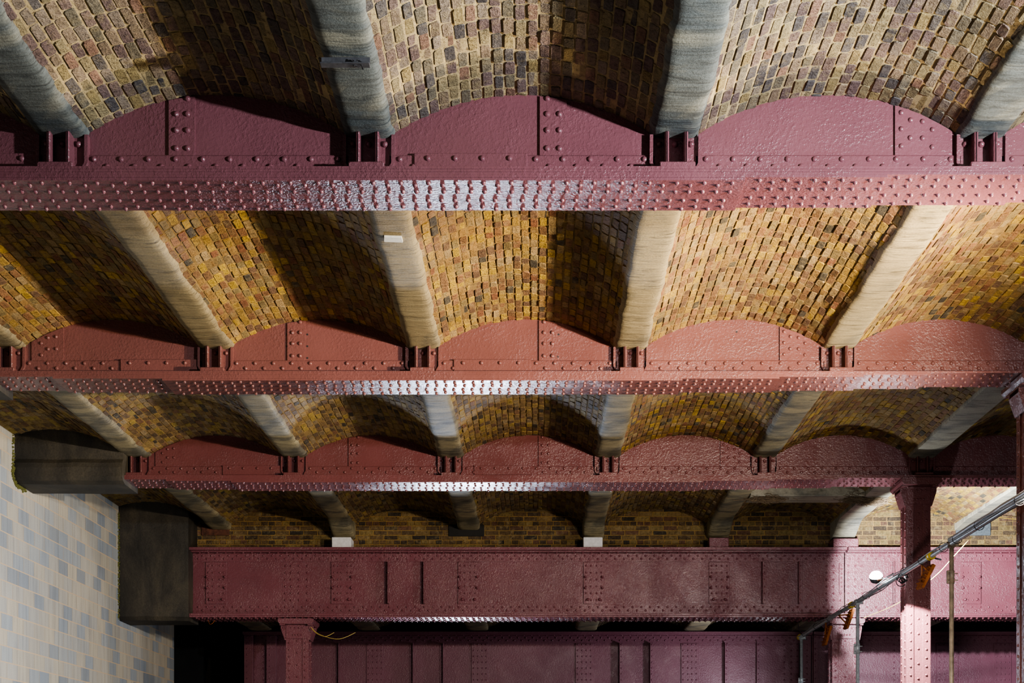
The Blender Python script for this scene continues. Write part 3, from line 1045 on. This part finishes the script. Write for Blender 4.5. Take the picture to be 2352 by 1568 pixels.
# ------------------------------------------------------------------ brick infill wall (flat bond)
def infill():
    base = Vector((0, YWALL, Z(1.93)))
    V = []; Fc = []; mats = []; cols = []
    x0, x1 = X(-2.78), X(4.2)
    z0, z1 = Z(1.92), Z(2.34)
    P = lambda x, y, z: (x - base.x, y - base.y, z - base.z)
    V += [P(x0, YWALL, z0), P(x1, YWALL, z0), P(x1, YWALL, z1), P(x0, YWALL, z1), P(x0, YWALL + .25, z0), P(x1, YWALL + .25, z0), P(x1, YWALL + .25, z1), P(x0, YWALL + .25, z1)]
    for f in ((0, 1, 2, 3), (5, 4, 7, 6), (3, 2, 6, 7), (1, 5, 6, 2), (4, 0, 3, 7)):
        Fc.append(f); mats.append(1); cols.append((1, 1, 1, 1))
    z = z0 + .005; r = 0
    while z < z1:
        head = r % 2 == 0 and r < 2 or r % 4 == 2
        ln = 0.112 if head else 0.225
        x = x0 - (0.056 if r % 2 else 0)
        while x < x1:
            g = 0.006
            a, b = max(x + g, x0), min(x + ln - g, x1)
            x += ln
            if b - a < .03: continue
            i0 = len(V)
            j = lambda: random.uniform(-.003, .003)
            yy = YWALL - 0.009 + random.gauss(0, .002)
            za, zb_ = z + g * .8, z + .075 - g * .8
            q = [(a + j(), za + j()), (b + j(), za + j()), (b + j(), zb_ + j()), (a + j(), zb_ + j())]
            for (p, w) in q: V.append(P(p, YWALL + .002, w))
            cx_, cz_ = (a + b) / 2, (za + zb_) / 2
            for (p, w) in q: V.append(P(cx_ + (p - cx_) * .97, yy, cz_ + (w - cz_) * .92))
            c = pick(PAL['wall'])
            t = 0.7 + 0.5 * (noise.noise(Vector((cx_ * .8, cz_ * 2, 4))) * .5 + .5)
            c = tuple(k * t for k in c[:3]) + (1.0,)
            for s in range(4):
                s2 = (s + 1) % 4
                Fc.append((i0 + s, i0 + s2, i0 + 4 + s2, i0 + 4 + s)); mats.append(0); cols.append(c)
            Fc.append((i0 + 4, i0 + 5, i0 + 6, i0 + 7)); mats.append(0); cols.append(c)
        z += .075; r += 1
    me = bpy.data.meshes.new('wall_back')
    me.from_pydata(V, [], Fc)
    me.materials.append(BRICK); me.materials.append(MORTAR_O)
    me.polygons.foreach_set('material_index', mats)
    a_ = me.color_attributes.new('bcol', 'FLOAT_COLOR', 'CORNER')
    flat = []
    for p, c in zip(Fc, cols): flat += list(c) * len(p)
    a_.data.foreach_set('color', flat)
    o = bpy.data.objects.new('wall_back', me)
    COL.objects.link(o); o.location = base
    o['kind'] = 'structure'


infill()

# ------------------------------------------------------------------ left wall, blocks, floor, ceiling
def struct(name, mb, m, base=None):
    o = mb.build(name, m, base=base)
    o['kind'] = 'structure'
    return o


xw = X(NWALL)
YJ = 0.5 * F * BAY * 0 + (F * xw / (135 - CX))            # the movement joint seen as a black upright line
wl = MB()
wl.box(xw - .4, xw, 4.0, YJ - .006, 0, Z(2.32))
wl.box(xw - .4, xw, YJ + .006, 26.0, 0, Z(2.32))
wl.box(xw - .4, xw - .03, YJ - .02, YJ + .02, 0, Z(2.32))
struct('wall_left', wl, STONE, Vector((xw, 18.0, 0.013)))
struct('floor', MB().box(-12, 14, -4, 34, -.2, 0), FLOORM)
struct('ceiling', MB().box(-12, 14, -1, 34, Z(H_CROWN) + .32, Z(H_CROWN) + .6), DARK)  # unseen deck slab over the vaults, put in to block light
struct('wall_far', MB().box(-12, 14, 31, 31.3, 0, Z(2.4)), DARK)  # darkness of the opening beyond is put into this wall's near-black colour


def stone_block(label, n0, n1, Y0, Y1, h0, h1, chamf=0.12, shelf=True):
    xa, xb = X(n0) + .011, X(n1)
    base = Vector(((xa + xb) / 2, (Y0 + Y1) / 2, Z(h0)))
    mb = MB()
    z0, z1 = Z(h0), Z(h1)
    prof = [(Y0 + chamf, z0), (Y1, z0), (Y1, z1), (Y0 + .04, z1), (Y0 + .04, z0 + .30), (Y0 + .01, z0 + .25), (Y0, z0 + .19), (Y0 + .004, z0 + .08), (Y0 + .03, z0 + .03)]
    if not shelf:
        prof = [(Y0 + .05, z0), (Y1, z0), (Y1, z1), (Y0, z1), (Y0, z0 + .14), (Y0 + .008, z0 + .06)]
    m = 14
    n = len(prof)
    vs = []
    for i in range(m + 1):
        x = xa + (xb - xa) * i / m
        for (y, z) in prof:
            q = Vector((x * 2.5, y * 3, z * 3))
            vs.append((x + (0.01 * noise.noise(q * 2) if i in (0, m) else 0), y + .012 * noise.noise(q) * (1 if y < Y1 - .1 else 0), z + .01 * noise.noise(q + Vector((5, 5, 5)))))
    fs = []
    for i in range(m):
        for p in range(n):
            p2 = (p + 1) % n
            fs.append((i * n + p, (i + 1) * n + p, (i + 1) * n + p2, i * n + p2))
    fs.append(tuple(range(n))); fs.append(tuple(m * n + n - 1 - p for p in range(n)))
    mb.add(vs, fs)
    return tag(mb.build('stone_block', TAR, base=base), label, 'stone block', 'sooty stone blocks carrying girder ends at the left wall')


stone_block('sooty stone block projecting from the left wall, upper one, carrying the third girder', NWALL, -2.60, 18.02, 18.72, 1.945, 2.34)
stone_block('black stone block below and behind the upper one, carrying the deep girder', NWALL, -2.735, 22.55, 23.2, 1.352, 2.34, shelf=False)
stone_block('pale tip of a stone block at the left edge, carrying the second girder', NWALL, -2.598, 13.5, 14.25, 1.945, 2.34)


def moss(label, path, n, r):
    mb = MB()
    rnd = random.Random(len(label))
    for i in range(n):
        t = rnd.random() * (len(path) - 1)
        k = int(t); f = t - k
        c = Vector(path[k]).lerp(Vector(path[k + 1]), f) + Vector((rnd.random() * .01, rnd.gauss(0, .012), rnd.gauss(0, .012)))
        mb.rivet(c, '+x', rnd.uniform(r * .4, r), rnd.uniform(.01, .025))
    o = mb.build('moss', MOSSM, base=Vector(path[0]))
    tag(o, label, 'moss', None, 'stuff')


moss('green moss around the upper stone block where it meets the wall', [(xw, 18.0, Z(2.25)), (xw, 17.99, Z(2.04)), (xw, 17.97, Z(1.99)), (xw, 18.1, Z(1.935)), (xw, 18.45, Z(1.935))], 260, .012)
moss('green moss up the edge of the black lower stone block', [(xw, 22.53, Z(2.2)), (xw, 22.53, Z(1.36))], 220, .010)

# dim pier and niche seen past the end of the left wall
struct('trim_1', MB().box(X(NWALL) - .3, X(NWALL) + .25, 27.2, 27.8, 0, Z(1.42)).box(X(NWALL) - .3, X(-2.9), 27.1, 27.9, Z(1.42), Z(1.62)), DARK)

# ------------------------------------------------------------------ tube with cables, posts, lamps
NT_ = 2.2
def tube_pt(Y, dx=0.0, dz=0.0):
    h = 1.328 + (1.299 - 1.328) * (Y - 12.98) / (24.15 - 12.98)
    return Vector((X(NT_) + dx, Y, Z(h) + dz))


tb = thing('scaffold_rail', 'long grey tube bound with cables, slanting down from the right edge past the columns', 'pipe', tube_pt(18.0))
TBB = dict(parent=tb, base=tube_pt(18.0))
MB().tube([tube_pt(10.5 + i * .5) for i in range(28)], 0.0242, 14).build('tube', GALV, **TBB)
MB().tube([tube_pt(10.5 + i * .25, -.02 + .004 * math.sin(i), .035 + .004 * math.sin(i * 1.7)) for i in range(20)], 0.026, 12).build('conduit', GREYPIPE, **TBB)
for c_, (ph, r_, rad, ya, yb) in enumerate([(0.3, .034, .006, 10.5, 24.0), (1.5, .036, .005, 10.5, 23.2), (2.4, .034, .0065, 10.5, 21.5), (3.2, .036, .005, 12.0, 24.0), (1.0, .042, .0045, 14.2, 19.0)]):
    pts = []
    n_ = int((yb - ya) / .12)
    for i in range(n_ + 1):
        Y = ya + (yb - ya) * i / n_
        a = ph + .5 * math.sin(Y * .9 + c_) + .25 * math.sin(Y * 2.7 + 2 * c_)
        sag = .02 * max(0, math.sin(Y * 1.4 + c_)) + .012 * math.sin(Y * 3.1 + c_)
        pts.append(tube_pt(Y, math.cos(a) * (r_ + max(0, sag)), math.sin(a) * (r_ + max(0, sag))))
    MB().tube(pts, rad, 6).build('cable', CABLE if c_ in (0, 4) else GREYPIPE, **TBB)
for Y in (13.1, 14.3, 15.05, 15.55, 16.4, 17.2, 18.4, 19.2, 20.6, 21.6, 22.6, 23.6):
    t = MB()
    pts = [tube_pt(Y, math.cos(a) * .052, .012 + math.sin(a) * .05) for a in [i * math.pi / 6 for i in range(13)]]
    t.tube(pts, .004, 5, False)
    t.build('cable_tie', CABLE, **TBB)
for Y in (16.05, 20.1, 24.05):
    yb = MB().tube([tube_pt(Y - .045, 0, .006), tube_pt(Y + .045, 0, .006)], .047, 12).build('yellow_band', YELLOW, **TBB)
    MB().tube([tube_pt(Y, .04, -.02), tube_pt(Y + .02, .12, -.035)], .010, 6).build('clip', DARKSTEEL, yb, tube_pt(18.0))
rnd = random.Random(5)
coil = MB()
for q in range(7):
    c = tube_pt(17.5 + rnd.uniform(-.15, .1), rnd.uniform(0, .05), rnd.uniform(-.06, .0))
    R_ = rnd.uniform(.03, .06)
    coil.tube([c + Vector((math.cos(a) * R_, rnd.uniform(-.02, .02), math.sin(a) * R_)) for a in [i * math.pi / 6 for i in range(12)]], .006, 5, False)
coil.build('cable_coil', CABLE, **TBB)


def post(label, Y, dx, top, m, sleeve_y, zb=0.0):
    p = tube_pt(Y, dx)
    base = Vector((p.x, p.y, zb))
    g = thing('scaffold_post', label, 'post', base, 'scaffold posts under the cable tube')
    B = dict(parent=g, base=base)
    ztop = p.z + top
    MB().tube([(p.x, p.y, zb), (p.x, p.y, ztop)], .0242, 14).build('tube', m, **B)
    c = MB()
    c.box(p.x - .036, p.x + .036, p.y - .036, p.y + .036, p.z - .045, p.z + .035, .012)
    c.box(p.x + .02, p.x + .07, p.y - .03, p.y + .01, p.z - .03, p.z + .02, .008)
    c.tube([(p.x - .06, p.y - .03, p.z + .01), (p.x + .08, p.y - .03, p.z + .01)], .008, 6)
    c.tube([(p.x - .05, p.y - .03, p.z - .03), (p.x + .07, p.y - .03, p.z - .03)], .008, 6)
    c.build('coupler', m, **B)
    if sleeve_y:
        s = MB()
        z0, z1 = pz(sleeve_y[1], p.y), pz(sleeve_y[0], p.y)
        s.tube([(p.x, p.y, z0), (p.x, p.y, z1)], .032, 12)
        s.box(p.x - .055, p.x - .025, p.y - .03, p.y + .01, z0, z1, .006)
        for k in (.25, .75):
            s.rivet((p.x - .04, p.y - .03, z0 + (z1 - z0) * k), '-y', .012, .02)
            s.tube([(p.x - .05, p.y - .02, z0 + (z1 - z0) * k), (p.x + .06, p.y - .02, z0 + (z1 - z0) * k)], .006, 6)
        s.build('sleeve_coupler', m, **B)
    MB().box(p.x - .075, p.x + .075, p.y - .075, p.y + .075, zb, zb + .008).build('foot_plate', m, **B)


post('weathered brown scaffold post right of the capped column', 15.27, 0.005, .05, DULLSTEEL, (1310, 1340))
post('shiny galvanised scaffold post in front of the lit pink column', 19.72, -.0, .03, GALV, (1478, 1502))
post('thin galvanised scaffold post at the far end of the cable tube', 24.0, .015, -.0, GALV, (1556, 1568))


def flood(label, Y, dx, dz, yaw, pitch, name='flood_lamp', lit=False):
    """a tilted rectangular fitting on a two-armed bracket below or beside the tube"""
    a = tube_pt(Y)
    c = a + Vector((dx, 0.0, dz))
    g = thing(name, label, 'lamp', a, 'flood lamps clamped to the cable tube')
    B = dict(parent=g, base=a)
    Rm = Matrix.Rotation(yaw, 3, 'Z') @ Matrix.Rotation(pitch, 3, 'Y')
    hs = MB()
    w, h, t = .085, .15, .016
    cor = [(-t, -w, -h), (t, -w, -h), (t, w, -h), (-t, w, -h), (-t * 1.4, -w, h), (t, -w, h), (t, w, h), (-t * 1.4, w, h)]
    hs.add([c + Rm @ Vector(q) for q in cor], [(3, 2, 1, 0), (4, 5, 6, 7), (0, 1, 5, 4), (2, 3, 7, 6), (1, 2, 6, 5), (0, 4, 7, 3)])
    hs = hs.build('housing', RUST, **B)
    fin = MB()
    for q in (-.1, -.05, 0, .05, .1):
        cc = [(-t - .03, -w * .8, q - .004), (-t, -w * .8, q - .004), (-t, w * .8, q - .004), (-t - .03, w * .8, q - .004), (-t - .03, -w * .8, q + .004), (-t, -w * .8, q + .004), (-t, w * .8, q + .004), (-t - .03, w * .8, q + .004)]
        fin.add([c + Rm @ Vector(z) for z in cc], [(3, 2, 1, 0), (4, 5, 6, 7), (0, 1, 5, 4), (2, 3, 7, 6), (1, 2, 6, 5), (0, 4, 7, 3)])
    fin.build('cooling_fins', RUST, hs, a)
    for s in (-1, 1):
        e = c + Rm @ Vector((-t, 0, s * .07))
        MB().tube([a + Vector((0, s * .02, -.02)), a.lerp(e, .6) + Vector((0, 0, -.01)), e], .011, 6).build('bracket_arm', RUST, **B)
    return g


flood('unlit rust-orange flood lamp hanging before the capped column', 16.45, .05, -.17, 0.15, 0.5)
flood('unlit orange flood lamp under the tube, right one of the pair by the lit column', 21.0, .16, -.08, 0.1, 0.35)
flood('unlit orange flood lamp under the tube, left one of the pair by the lit column', 21.9, .02, -.22, 0.1, 0.3)

# the burning lamp
la = tube_pt(17.75)
lc = at(2012, 1323, 18.62)
lamp = thing('work_lamp', 'glaring white work lamp beside the cable tube', 'lamp', la)
LB_ = dict(parent=lamp, base=la)
dirv = Vector((-.2, -.55, .8)).normalized()
hb = MB()
sd = dirv.cross(Vector((0, 0, 1))).normalized(); up = sd.cross(dirv).normalized()
ringp = lambda r, off, n=18: [lc + dirv * off + sd * math.cos(2 * math.pi * i / n) * r + up * math.sin(2 * math.pi * i / n) * r for i in range(n)]
def lathe(prof):
    mb = MB(); vs = []
    for r, o in prof: vs += ringp(r, o)
    n = 18; fs = []
    for k in range(len(prof) - 1):
        for i in range(n):
            j = (i + 1) % n
            fs.append((k * n + i, k * n + j, (k + 1) * n + j, (k + 1) * n + i))
    fs.append(tuple(range(n))); fs.append(tuple(reversed(range((len(prof) - 1) * n, len(prof) * n))))
    mb.add(vs, fs, True); return mb
lhouse = lathe([(.035, -.09), (.07, -.07), (.088, -.02), (.092, .0), (.085, .0), (.07, -.02)])
lhouse = lhouse.build('housing', DARKSTEEL, **LB_)
lathe([(.082, -.012), (.08, .014), (.06, .045), (.02, .058)]).build('glowing_lens', GLOW, lhouse, la)
MB().tube([la, la.lerp(lc, .5) + Vector((0, 0, -.01)), lc - dirv * .06], .012, 8).build('bracket_arm', RUST, **LB_)
MB().tube([lc - dirv * .08, lc - dirv * .12 + Vector((.05, 0, .05)), la + Vector((.0, 0, .08)), la + Vector((.01, 0, .02))], .005, 6).build('cable', CABLE, **LB_)

# lines and wires
def wire(name, pts, r, m, label, cat, sub=8):
    P_ = [Vector(p) for p in pts]
    out = []
    for i in range(len(P_) - 1):
        p0 = P_[max(i - 1, 0)]; p1 = P_[i]; p2 = P_[i + 1]; p3 = P_[min(i + 2, len(P_) - 1)]
        for k in range(sub):
            t = k / sub
            out.append(0.5 * ((2 * p1) + (p2 - p0) * t + (2 * p0 - 5 * p1 + 4 * p2 - p3) * t * t + (3 * p1 - p0 - 3 * p2 + p3) * t ** 3))
    out.append(P_[-1])
    o = MB().tube(out, r, 6).build(name, m, base=P_[0])
    return tag(o, label, cat)


wire('guide_line', [at(1985, 1418, 21.6), at(2064, 1384, 20.6), at(2145, 1325, 19.6), at(2190, 1278, 19.2), at(2232, 1232, 18.9)], .0045, ROPEM, 'pale yellow line running up behind the capped column', 'rope')
wire('yellow_wire', [at(714, 1440, 22.6), at(735, 1457, 22.5), at(778, 1467, 22.4), at(817, 1452, 22.4)], .0042, ROPEM, 'longer yellow wire drooping from the cap of the slim column', 'wire')
wire('yellow_wire', [at(716, 1444, 22.62), at(730, 1456, 22.55), at(748, 1461, 22.5), at(768, 1452, 22.5)], .0042, ROPEM, 'shorter yellow wire drooping from the cap of the slim column', 'wire')
wire('orange_wire', [at(478, 1424, 22.7), at(482, 1433, 22.66), at(488, 1431, 22.64), at(494, 1424, 22.7)], .004, RUST, 'small loop of orange wire under the left end of the deep girder', 'wire')
wire('hanging_cable', [at(1833, 1424, 23.5), at(1834, 1440, 23.6), at(1838, 1452, 23.8), at(1842, 1459, 24.0)], .007, CABLE, 'short black cable hanging to the far end of the cable tube', 'cable')
wire('yellow_wire', [at(2285, 1186, 22.9), at(2310, 1190, 22.9), at(2334, 1192, 22.9)], .004, YELLOW, 'thin yellow wire across the brick infill at the right edge', 'wire')

# small things on the beams
yA = F * (Z(H_RIB) - .045 - CAMZ) / (CY - 146)
sa = thing('steel_angle', 'dark steel angle with twisted wire strapped under the grey beam at the top', 'steel angle', at(793, 148, yA))
SB = dict(parent=sa, base=at(793, 148, yA))
p0, p1 = at(738, 153, yA), at(850, 135, yA)
mb = MB()
mb.box(p0.x, p1.x, yA, yA + .006, p0.z, p1.z + .01, .001)
mb.box(p0.x, p1.x, yA - .05, yA + .006, p0.z - .004, p0.z + .003, .001)
bar = mb.build('angle_bar', DARKSTEEL, **SB)
w = MB()
w.tube([at(805, 137, yA - .01), at(818, 146, yA - .03), at(826, 139, yA - .02), at(831, 150, yA - .03), at(834, 160, yA - .02)], .004, 5)
w.tube([at(812, 152, yA - .03), at(820, 138, yA - .02), at(832, 143, yA - .03), at(824, 153, yA - .03), at(812, 148, yA - .02)], .0035, 5)
w.build('twisted_wire', CABLE, bar, at(793, 148, yA))

yT = F * (Z(H_RIB) - .02 - CAMZ) / (CY - 552)
pt = at(903, 552, yT)
mb = MB()
vs = [(pt.x - .072, pt.y + .03, pt.z + .0), (pt.x + .07, pt.y + .05, pt.z + .002), (pt.x + .07, pt.y - .05, pt.z + .0), (pt.x - .062, pt.y - .06, pt.z + .001)]
mb.add(vs + [(x, y, z + .022) for x, y, z in vs], [(0, 1, 2, 3), (7, 6, 5, 4), (0, 4, 5, 1), (1, 5, 6, 2), (2, 6, 7, 3), (3, 7, 4, 0)])
tag(mb.build('paper_tag', TAG, base=pt), 'white scuffed tag stuck on the underside of a concrete beam', 'tag')

yR = 11.72
pr = at(2034, 596, yR)
rb = thing('rusty_bracket', 'crumpled rusty bracket on the edge of the bright cream beam', 'bracket', pr)
RB = dict(parent=rb, base=pr)
m1 = MB()
q = [at(2020, 596, yR - .05), at(2036, 583, yR), at(2052, 596, yR - .02), at(2040, 601, yR - .08)]
m1.add(q + [p + Vector((.0, .012, .008)) for p in q], [(0, 1, 2, 3), (7, 6, 5, 4), (0, 4, 5, 1), (1, 5, 6, 2), (2, 6, 7, 3), (3, 7, 4, 0)])
m1.build('bent_plate', RUST, **RB)
m2 = MB()
q = [at(2022, 588, yR - .02), at(2030, 592, yR - .06), at(2028, 602, yR - .03), at(2021, 600, yR)]
m2.add(q + [p + Vector((.006, .012, .0)) for p in q], [(0, 1, 2, 3), (7, 6, 5, 4), (0, 4, 5, 1), (1, 5, 6, 2), (2, 6, 7, 3), (3, 7, 4, 0)])
m2.build('torn_lug', RUST, **RB)

# ------------------------------------------------------------------ camera
cam = bpy.data.cameras.new('camera')
co = bpy.data.objects.new('camera', cam)
COL.objects.link(co)
co.location = (0, 0, CAMZ)
co.rotation_euler = (math.pi / 2, 0, 0)
cam.sensor_fit = 'HORIZONTAL'
cam.sensor_width = 36
cam.lens = F / 2352 * 36
cam.shift_x = (1176 - CX) / 2352
cam.shift_y = (CY - 784) / 2352
cam.clip_end = 200
SC.camera = co

# ------------------------------------------------------------------ light
def area(loc, aim, power, col, sx, sy, spread=180, name='lamp'):
    L = bpy.data.lights.new(name, 'AREA')
    L.shape = 'RECTANGLE'; L.size = sx; L.size_y = sy
    L.energy = power; L.color = col; L.spread = math.radians(spread)
    o = bpy.data.objects.new(name, L)
    COL.objects.link(o)
    o.location = loc
    o.rotation_euler = (Vector(aim) - Vector(loc)).to_track_quat('-Z', 'Y').to_euler()
    return o


def spot(loc, aim, power, col, ang, blend=0.2, r=.05, name='lamp'):
    L = bpy.data.lights.new(name, 'SPOT')
    L.energy = power; L.color = col; L.spot_size = math.radians(ang); L.spot_blend = blend; L.shadow_soft_size = r
    o = bpy.data.objects.new(name, L)
    COL.objects.link(o)
    o.location = loc
    o.rotation_euler = (Vector(aim) - Vector(loc)).to_track_quat('-Z', 'Y').to_euler()
    return o


def point(loc, power, col, r=.08, name='lamp'):
    L = bpy.data.lights.new(name, 'POINT')
    L.energy = power; L.color = col; L.shadow_soft_size = r
    o = bpy.data.objects.new(name, L)
    COL.objects.link(o)
    o.location = loc
    return o


COOL = (0.90, 0.95, 1.0)
WARM = (1.0, 0.80, 0.56)
ZL = Z(1.42)
area((X(2.25), 5.6, ZL), (X(-0.6), 7.4, Z(1.75)), 900, COOL, .14, .14, name='flood_front')
area((X(2.27), 9.76, Z(1.37)), (X(0.27), 12.2, Z(1.72)), 470, WARM, .14, .14, 116, name='flood_second')
area((X(2.1), 9.42, Z(1.30)), (X(0.1), 9.6, Z(1.9)), 140, WARM, .14, .14, name='soffit_fill')  # extra warm lamp added to light the soffit of the nearest girder
area((X(2.22), 12.9, Z(1.36)), (X(0.2), 14.8, Z(1.66)), 130, (1, .88, .72), .2, .2, 128, name='flood_third')
area((X(2.12), 18.66, Z(1.34)), (X(0.1), 20.4, Z(1.6)), 46, (1, .93, .88), .2, .2, 120, name='flood_fourth')
area((X(2.1), 24.6, Z(.84)), (X(0.0), 25.4, Z(1.05)), 80, (.92, .92, 1), .3, .2, name='flood_fifth')
def dirto(az, el): return Vector((math.sin(math.radians(az)) * math.cos(math.radians(el)), math.cos(math.radians(az)) * math.cos(math.radians(el)), math.sin(math.radians(el))))
ls = lc + dirv * .12
spot(ls, ls + dirto(39, 4), 5600, COOL, 72, .25, .05, name='flood_lit')
lf = Vector((4.15, 17.55, 4.2))
spot(lf, lf + dirto(40, -46), 2300, COOL, 64, .12, .03, name='flood_column')
lh = Vector((4.35, 20.2, 3.9))
spot(lh, lh + dirto(12, -24), 300, COOL, 44, .3, .04, name='flood_pair')
area((3.6, 16.6, 2.3), (-6.6, 18.2, 2.6), 95, (.92, .96, 1), .5, .5, 70, name='wall_fill')  # unseen fill added to brighten the left wall
area((-1.3, 24.7, 2.9), (-.95, 16.0, 5.2), 150, (0.72, 0.82, 1.0), .7, .45, 92, name='street_light')
area((2.2, 10.5, 2.0), (4.9, 18.4, 3.0), 24, (1, .96, .92), .4, .4, 44, name='low_fill')  # weak unseen fill added to lift the column front, posts and tube
w_ = bpy.data.worlds.new('world')
SC.world = w_
w_.use_nodes = True
w_.node_tree.nodes['Background'].inputs[0].default_value = (0.80, 0.82, 0.88, 1)
w_.node_tree.nodes['Background'].inputs[1].default_value = 0.21
SC.view_settings.view_transform = 'AgX'
SC.view_settings.look = 'AgX - Medium High Contrast'
SC.view_settings.exposure = 0.0
